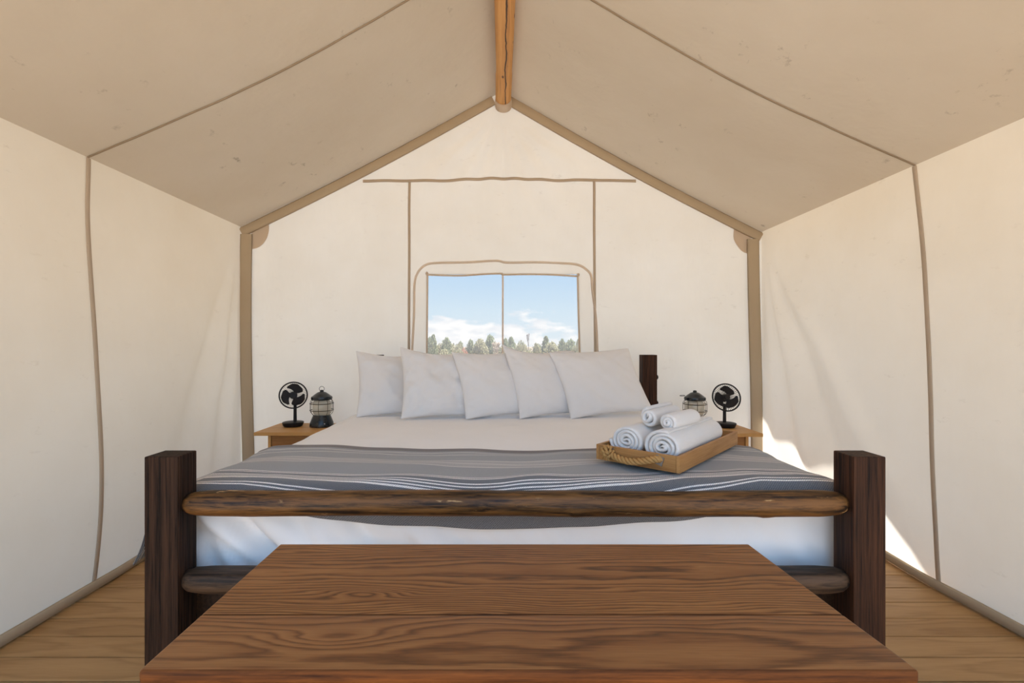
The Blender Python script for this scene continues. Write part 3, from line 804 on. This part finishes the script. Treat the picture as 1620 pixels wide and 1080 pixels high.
# ================================================================== lanterns
def make_lantern(label, loc, rz, flop):
    r = empty('lantern', loc, rz); tag(r, label, 'lantern', 'black camping lanterns on the night stands')
    P = lambda nm, me, mt, par=r, sm='auto': obj(nm, me, M[mt], par, sm)
    P('base', lathe([(0, 0), (.086, 0), (.087, .006), (.083, .03), (.071, .062), (.064, .078), (.062, .084), (.05, .086), (0, .086)], 40), 'enamel')
    g = P('globe', lathe([(.046, .084), (.060, .098), (.065, .115), (.066, .15), (.064, .175), (.055, .195), (.046, .2), (.043, .198), (.052, .192), (.061, .174), (.063, .15), (.062, .115), (.057, .1), (.044, .087), (.046, .084)], 40), 'globe', sm=True)
    P('light_column', lathe([(0, .086), (.018, .086), (.018, .19), (0, .195)], 16), 'globe', g, True)
    P('cap', lathe([(0, .196), (.055, .196), (.074, .200), (.077, .212), (.074, .222), (.066, .227), (.050, .240), (.030, .254), (.014, .259), (.013, .267), (.009, .272), (0, .273)], 40), 'enamel')
    for z in (.122, .172):
        P('cage_hoop', tube([(.084*math.cos(2*PI*i/48), .084*math.sin(2*PI*i/48), z) for i in range(48)], .0026, 8, closed=True), 'wire')
    for k in range(8):
        a = 2*PI*(k+.5)/8+.32
        f = path([(.060, 0, .084), (.078, 0, .102), (.084, 0, .122), (.084, 0, .172), (.080, 0, .190), (.066, 0, .204)])
        o = P('cage_wire', tube([f(q) for q in lsp(0, 4.999, 22)], .0019, 6), 'wire'); o.rotation_euler = (0, 0, a)
    h = .018
    ring = [(h*math.cos(2*PI*i/32), 0, h*math.sin(2*PI*i/32)) for i in range(32)]
    o = P('handle', tube(ring, .0018, 8, closed=True), 'wire'); o.location = (0, 0, .262+h) if not flop else (-.09, 0, .232)
    if flop: o.rotation_euler = (math.radians(75), 0, 0)
    bar = []
    for q, (dx, w_) in enumerate(((-.0135, .004), (-.0065, .006), (.001, .005), (.007, .003), (.0135, .006))):
        bar.append(box((w_, .002, .009 if q % 2 else .007), (dx+.022, -.0755, .028+(.001 if q % 2 else 0)), 0))
    o = P('maker_mark', join(bar), 'logo'); o['label'] = 'small pale printed maker mark'
    return r
make_lantern('black lantern with an upright ring handle, on the left night stand', (-1.345, 3.60, .594), .15, False)
make_lantern('black lantern half hidden by the rolled towels, on the right night stand', (1.435, 3.56, .594), -.1, True)

# ================================================================== tray and towels
P1, P2, P3 = Vector((.594, 1.60)), Vector((.357, 1.81)), Vector((1.024, 2.08))
wv = P2-P1; TW = wv.length; lv = P3-P1; TL = lv.length
TZ = .772
tr = empty('wooden_tray', (P1.x, P1.y, TZ), math.atan2(lv.y, lv.x))   # local x runs along the long side, y across
tag(tr, 'honey brown wooden tray with a rope handle resting on the striped blanket', 'tray')
TH, TT = .056, .012
def T(nm, x0, x1, y0, y1, z0, z1, loc=None, rz=0):
    o = obj(nm, bbox(-(x1-x0)/2, (x1-x0)/2, -(y1-y0)/2, (y1-y0)/2, -(z1-z0)/2, (z1-z0)/2, .0015), M['tray'], tr, False)
    o.location = ((x0+x1)/2, (y0+y1)/2, (z0+z1)/2); return o
T('base', TT+.0005, TL-TT-.0005, TT+.0005, TW-TT-.0005, 0.002, .012)
T('long_side', 0, TL, 0, TT, 0, TH); T('long_side', 0, TL, TW-TT, TW, 0, TH)
for x in (0, TL-TT):
    o = obj('short_side', bbox(-TW/2+TT+.0005, TW/2-TT-.0005, -TT/2, TT/2, -TH/2, TH/2, .0015), M['tray'], tr, False)
    o.location = (x+TT/2, TW/2, TH/2); o.rotation_euler = (0, 0, PI/2)
def rope():
    ms = []
    f = path([(0, .262, .036), (-.012, .24, .026), (-.017, .20, .018), (-.018, .16, .018), (-.016, .12, .026), (-.010, .085, .036), (.002, .065, .038)])
    for k in range(3):
        pts = []
        for i in range(110):
            q = i/109*5.999; c = f(q); a = 2*PI*k/3+q*5.2
            tg = (f(min(q+.02, 5.999))-f(max(q-.02, 0))).normalized(); n1 = tg.cross(Vector((1, 0, .2))).normalized(); n2 = tg.cross(n1)
            pts.append(c+(n1*math.cos(a)+n2*math.sin(a))*.0072)
        ms.append(tube(pts, .0058, 8))
    return ms
hd = obj('rope_handle', join(rope()), M['rope'], tr, True)
kn = []
for k in range(26):                          # knot: loops of strand round a ball, with a frayed end
    a = k*2.399; th = math.acos(1-2*(k+.5)/26)
    d = Vector((math.sin(th)*math.cos(a), math.sin(th)*math.sin(a), math.cos(th)))
    s1 = d.orthogonal().normalized()
    kn.append(tube([Vector((-.014, .262, .036))+d*.013-s1*.010, Vector((-.014, .262, .036))+d*.023, Vector((-.014, .262, .036))+d*.013+s1*.010], [.004, .0062, .004], 6))
for k in range(9):
    a = k*.7; kn.append(tube([(-.02, .262, .03), (-.024+.004*math.cos(a), .262+.008*math.sin(a), .018), (-.024+.006*math.cos(a), .262+.014*math.sin(a), .008)], [.0028, .0024, .0016], 5))
obj('knot', join(kn), M['rope'], hd, True)
br = obj('bracket', box((.003, .030, .032), (-.0022, 0, 0), .001), M['bracket'], hd, False); br.location = (0, .070, .034); br.rotation_euler = (math.radians(18), 0, 0)
b2 = obj('bracket', box((.003, .026, .034), (-.0022, 0, 0), .001), M['bracket'], hd, False); b2.location = (0, .256, .034)
sc = obj('screw', lathe([(0, 0), (.006, 0), (.005, .003), (0, .004)], 14), M['iron'], hd); sc.location = (-.0036, .070, .034); sc.rotation_euler = (0, -PI/2, 0)

def towel_roll(R, L, turns, th, squash, seed, r0=.012, loose=0.0):
    """spiral of cloth of thickness th, lying along local x, lowest point at z=0"""
    n = int(turns*30); prof = []
    for i in range(n+1):
        a = i/n; ang = a*turns*2*PI
        r = r0+(R-r0)*a**.95+.0035*nz(ang*.5, seed)+loose*math.sin(ang*1.7+seed)*(1-a)
        prof.append((ang, r))
    inner = [(max(.001, r-th)*math.cos(a), max(.001, r-th)*math.sin(a)) for a, r in prof]
    outer = [(r*math.cos(a), r*math.sin(a)) for a, r in prof]
    nx = 14; verts, faces = [], []
    sect = outer+inner[::-1]; m_ = len(sect)
    xs_ = [0, .004, .012]+lsp(.03, L-.03, nx-6)+[L-.012, L-.004, L]
    for x in xs_:
        end = min(x, L-x); pull = (1-math.sqrt(max(0, 1-(1-min(1, end/.012))**2)))
        for q, (yy, zz) in enumerate(sect):
            k = q if q < m_//2 else m_-1-q
            cy, cz = (outer[k][0]+inner[k][0])/2, (outer[k][1]+inner[k][1])/2
            yy, zz = yy+(cy-yy)*pull*.8, zz+(cz-zz)*pull*.8
            lump = 1+.04*nz(x*9+seed, yy*14, zz*14)
            tele = .012*nz(k/30*.8, seed, 1)*(1 if x < L/2 else -1)*sstep(.05, 0, end)
            verts.append((x+tele, yy*lump/squash**.5, zz*lump*squash**.5))
    nx = len(xs_)
    for i in range(nx-1):
        for q in range(m_): faces.append((i*m_+q, i*m_+(q+1) % m_, (i+1)*m_+(q+1) % m_, (i+1)*m_+q))
    h = m_//2
    for q in range(h-1):
        faces.append((q, m_-1-q, m_-2-q, q+1))
        b = (nx-1)*m_; faces.append((b+q, b+q+1, b+m_-2-q, b+m_-1-q))
    me = pyd(verts, faces)
    lo = min(v.co.z for v in me.vertices); me.transform(Matrix.Translation((0, 0, -lo)))
    bm = bmesh.new(); bm.from_mesh(me); bmesh.ops.recalc_face_normals(bm, faces=bm.faces); bm.to_mesh(me); bm.free()
    return me
ax = lv.normalized(); cr_ = wv.normalized()
def put_towel(name, label, along, across, z, rz, me, roll=0):
    o = obj(name, me, M['towel'])
    c = P1+ax*along+cr_*across
    o.location = (c.x, c.y, z); o.rotation_euler = (0, 0, math.atan2(ax.y, ax.x)+math.radians(rz))
    tag(o, label, 'towel', 'rolled white towels in the tray'); return o
zb0 = TZ+.0125
put_towel('rolled_towel', 'large rolled white towel lying on the left in the wooden tray', .055, .224, zb0, 1, towel_roll(.066, .36, 4.0, .0142, .88, 2.0, .010, .003))
put_towel('rolled_towel', 'large flattened rolled white towel beside the right wall of the wooden tray', .050, .0835, zb0, 0, towel_roll(.067, .47, 4.3, .0136, .86, 9.0, .008, .004))
put_towel('rolled_towel', 'small rolled white towel on top of the pile, loosely folded at its open end', .143, .178, zb0+.104, -2, towel_roll(.041, .24, 2.2, .0150, 1.05, 4.0, .010, .004))
put_towel('rolled_towel', 'small tightly rolled white towel on top of the pile, nearer the lantern', .130, .098, zb0+.104, -3, towel_roll(.036, .22, 2.6, .0140, .95, 6.0, .006, .001))

# ================================================================== outdoors
g = obj('ground', grid(lsp(-300, 300, 40), lsp(-60, 500, 40), lambda x, y: (x, y, -.5+(.25*nz(x*.03, y*.03) if y > 12 else 0))), M['ground']); tag(g, kind='structure')
def shrub_mesh(seed, kind):
    r_ = random.Random(seed); verts, faces = [], []
    blobs = {'round': [(0, 0, .55, .5, .45), (-.3, .1, .45, .34, .34), (.32, -.1, .42, .34, .36), (.05, .05, .8, .28, .24)],
             'cone': [(0, 0, .4, .36, .4), (0, 0, .72, .24, .3), (.02, 0, .98, .12, .2)],
             'low': [(0, 0, .3, .55, .28), (-.5, 0, .25, .4, .24), (.5, .1, .26, .4, .25)]}[kind]
    for bx, by, bz, br_, bh in blobs:
        for _ in range(210):
            d = Vector((r_.gauss(0, 1), r_.gauss(0, 1), r_.gauss(0, 1))).normalized()*r_.uniform(.55, 1.05)
            c = Vector((bx+d.x*br_, by+d.y*br_, bz+d.z*bh))
            s_ = r_.uniform(.05, .10); a = Vector((r_.uniform(-1, 1), r_.uniform(-1, 1), r_.uniform(-1, 1))).normalized(); b = a.orthogonal().normalized(); e = a.cross(b)
            i = len(verts); verts += [c+a*s_, c+b*s_*.6, c-a*s_, c-b*s_*.6, c+e*s_*.4]
            faces += [(i, i+1, i+4), (i+1, i+2, i+4), (i+2, i+3, i+4), (i+3, i, i+4)]
    return pyd(verts, faces)
def twig_mesh(seed, spread, n0=5, depth=4):
    r_ = random.Random(seed); ms = []
    def grow(p, d, l, r, k):
        q = p+d*l; ms.append(tube([p, p+d*l*.5+Vector((r_.uniform(-1, 1), r_.uniform(-1, 1), 0))*l*.05, q], [r, r*.85, r*.7], 5))
        if k > 0:
            for _ in range(r_.choice((2, 3))):
                nd = (d+Vector((r_.uniform(-1, 1), r_.uniform(-1, 1), r_.uniform(-.2, .7)))*spread).normalized(); grow(q, nd, l*.7, r*.65, k-1)
    for _ in range(n0): grow(Vector((r_.uniform(-.05, .05), r_.uniform(-.05, .05), 0)), Vector((r_.uniform(-1, 1)*spread, r_.uniform(-1, 1)*spread, 1)).normalized(), .34, .03, depth)
    bm = join(ms); me = bpy.data.meshes.new('twigs'); bm.to_mesh(me); bm.free(); return me
SM = {k: [shrub_mesh(11+i*7+len(k), k) for i in range(2)] for k in ('round', 'cone', 'low')}
trunk = tube([(0, 0, -.1), (.02, 0, .25), (-.01, .02, .6)], [.06, .05, .03], 7)
pm, dm = twig_mesh(3, .55, 4, 3), twig_mesh(8, .45, 1, 5)
MAT = {'a': M['leaf_a'], 'b': M['leaf_b'], 'c': M['leaf_c']}
meshes = {}
def plant(px, ytop, wpx, d, kind, colr, label, idx=0, group='desert scrub beyond the tent window'):
    x = (px-793)/760*d; zt = EYE-(ytop-546)/760*d; zg = -.55
    o = empty('shrub' if kind != 'bare' else 'bare_tree', (x, d, zg), rnd.uniform(0, 6)); h = zt-zg; w = wpx/760*d
    if kind == 'bare':
        me = (pm if colr == 'pale' else dm).copy(); me.materials.append(M['bark_pale' if colr == 'pale' else 'bark_dark'])
        hh = max(v.co.z for v in me.vertices); ww = max(abs(v.co.x) for v in me.vertices)*2
        b = obj('branches', me, None, o); b.scale = (w/ww, w/ww, h/hh)
    else:
        key = (kind, idx % 2, colr)
        if key not in meshes:
            q = SM[kind][idx % 2].copy(); q.materials.append(MAT[colr]); meshes[key] = q
        me = meshes[key]; hh = {'round': 1.04, 'cone': 1.16, 'low': .58}[kind]; ww = {'round': 1.25, 'cone': .75, 'low': 1.75}[kind]
        b = obj('foliage', me, None, o, False); b.scale = (w/ww, w/ww, h/hh)
        tk = obj('trunk', trunk if not trunk.materials else trunk, M['bark_dark'], o); tk.scale = (w/ww, w/ww, h/hh)
    tag(o, label, 'shrub' if kind != 'bare' else 'tree', group)
PLANTS = [
    (680, 533, 22, 46, 'round', 'a', 'grey-green shrub at the left edge of the window view'),
    (686, 529, 14, 60, 'cone', 'a', 'narrow dark shrub rising above its neighbour at the left window edge'),
    (706, 534, 24, 48, 'round', 'a', 'rounded olive shrub second from the left edge of the window'),
    (729, 540, 14, 60, 'round', 'a', 'small dark shrub in the dip of the treeline'),
    (732, 549, 26, 34, 'low', 'c', 'low rust-coloured scrub in the left window pane'),
    (745, 537, 18, 55, 'round', 'a', 'rounded green shrub right of the rust-coloured scrub'),
    (760, 536, 26, 46, 'round', 'b', 'broad olive shrub left of the window zipper'),
    (776, 530, 22, 58, 'round', 'a', 'tall rounded grey shrub just left of the window zipper'),
    (781, 540, 34, 30, 'bare', 'pale', 'pale leafless bush in front of the zipper'),
    (799, 535, 16, 60, 'round', 'a', 'small dark shrub just right of the zipper'),
    (809, 533, 16, 62, 'round', 'a', 'dark shrub between zipper and bare tree'),
    (824, 539, 26, 53, 'low', 'b', 'low sage scrub left of the dark bare tree'),
    (840, 527, 16, 48, 'bare', 'dark', 'dark leafless tree standing up against the clouds'),
    (848, 543, 22, 38, 'round', 'b', 'olive shrub at the foot of the dark bare tree'),
    (864, 533, 22, 50, 'cone', 'a', 'conical green tree right of the dark bare tree'),
    (872, 541, 30, 42, 'round', 'b', 'rounded olive shrub below the conical tree'),
    (889, 536, 18, 52, 'round', 'a', 'dark green shrub in the right part of the window view'),
    (904, 537, 26, 45, 'round', 'a', 'rounded grey-green shrub near the right window edge'),
    (917, 536, 18, 50, 'round', 'b', 'pale shrub cut off by the right window edge'),
]
for i, a in enumerate(PLANTS): plant(*a, idx=i)
# more scrub filling the plain behind
PLACED = [((a[0]-793)/760*a[3], a[3], a[2]/760*a[3]/2) for a in PLANTS]
for i in range(60):
    d = rnd.uniform(28, 90); px = rnd.uniform(640, 950)
    q = ((px-793)/760*d, d, 14/760*d)
    if any(math.hypot(q[0]-p[0], q[1]-p[1]) < (q[2]+p[2])*1.25+.3 for p in PLACED): continue
    PLACED.append(q)
    plant(px, rnd.uniform(541, 548) if d > 40 else rnd.uniform(550, 555), rnd.uniform(20, 28), d, rnd.choice(('low', 'round', 'low')), rnd.choice('abb'), 'low sage scrub on the plain seen through the window', i, 'low scrub on the plain')
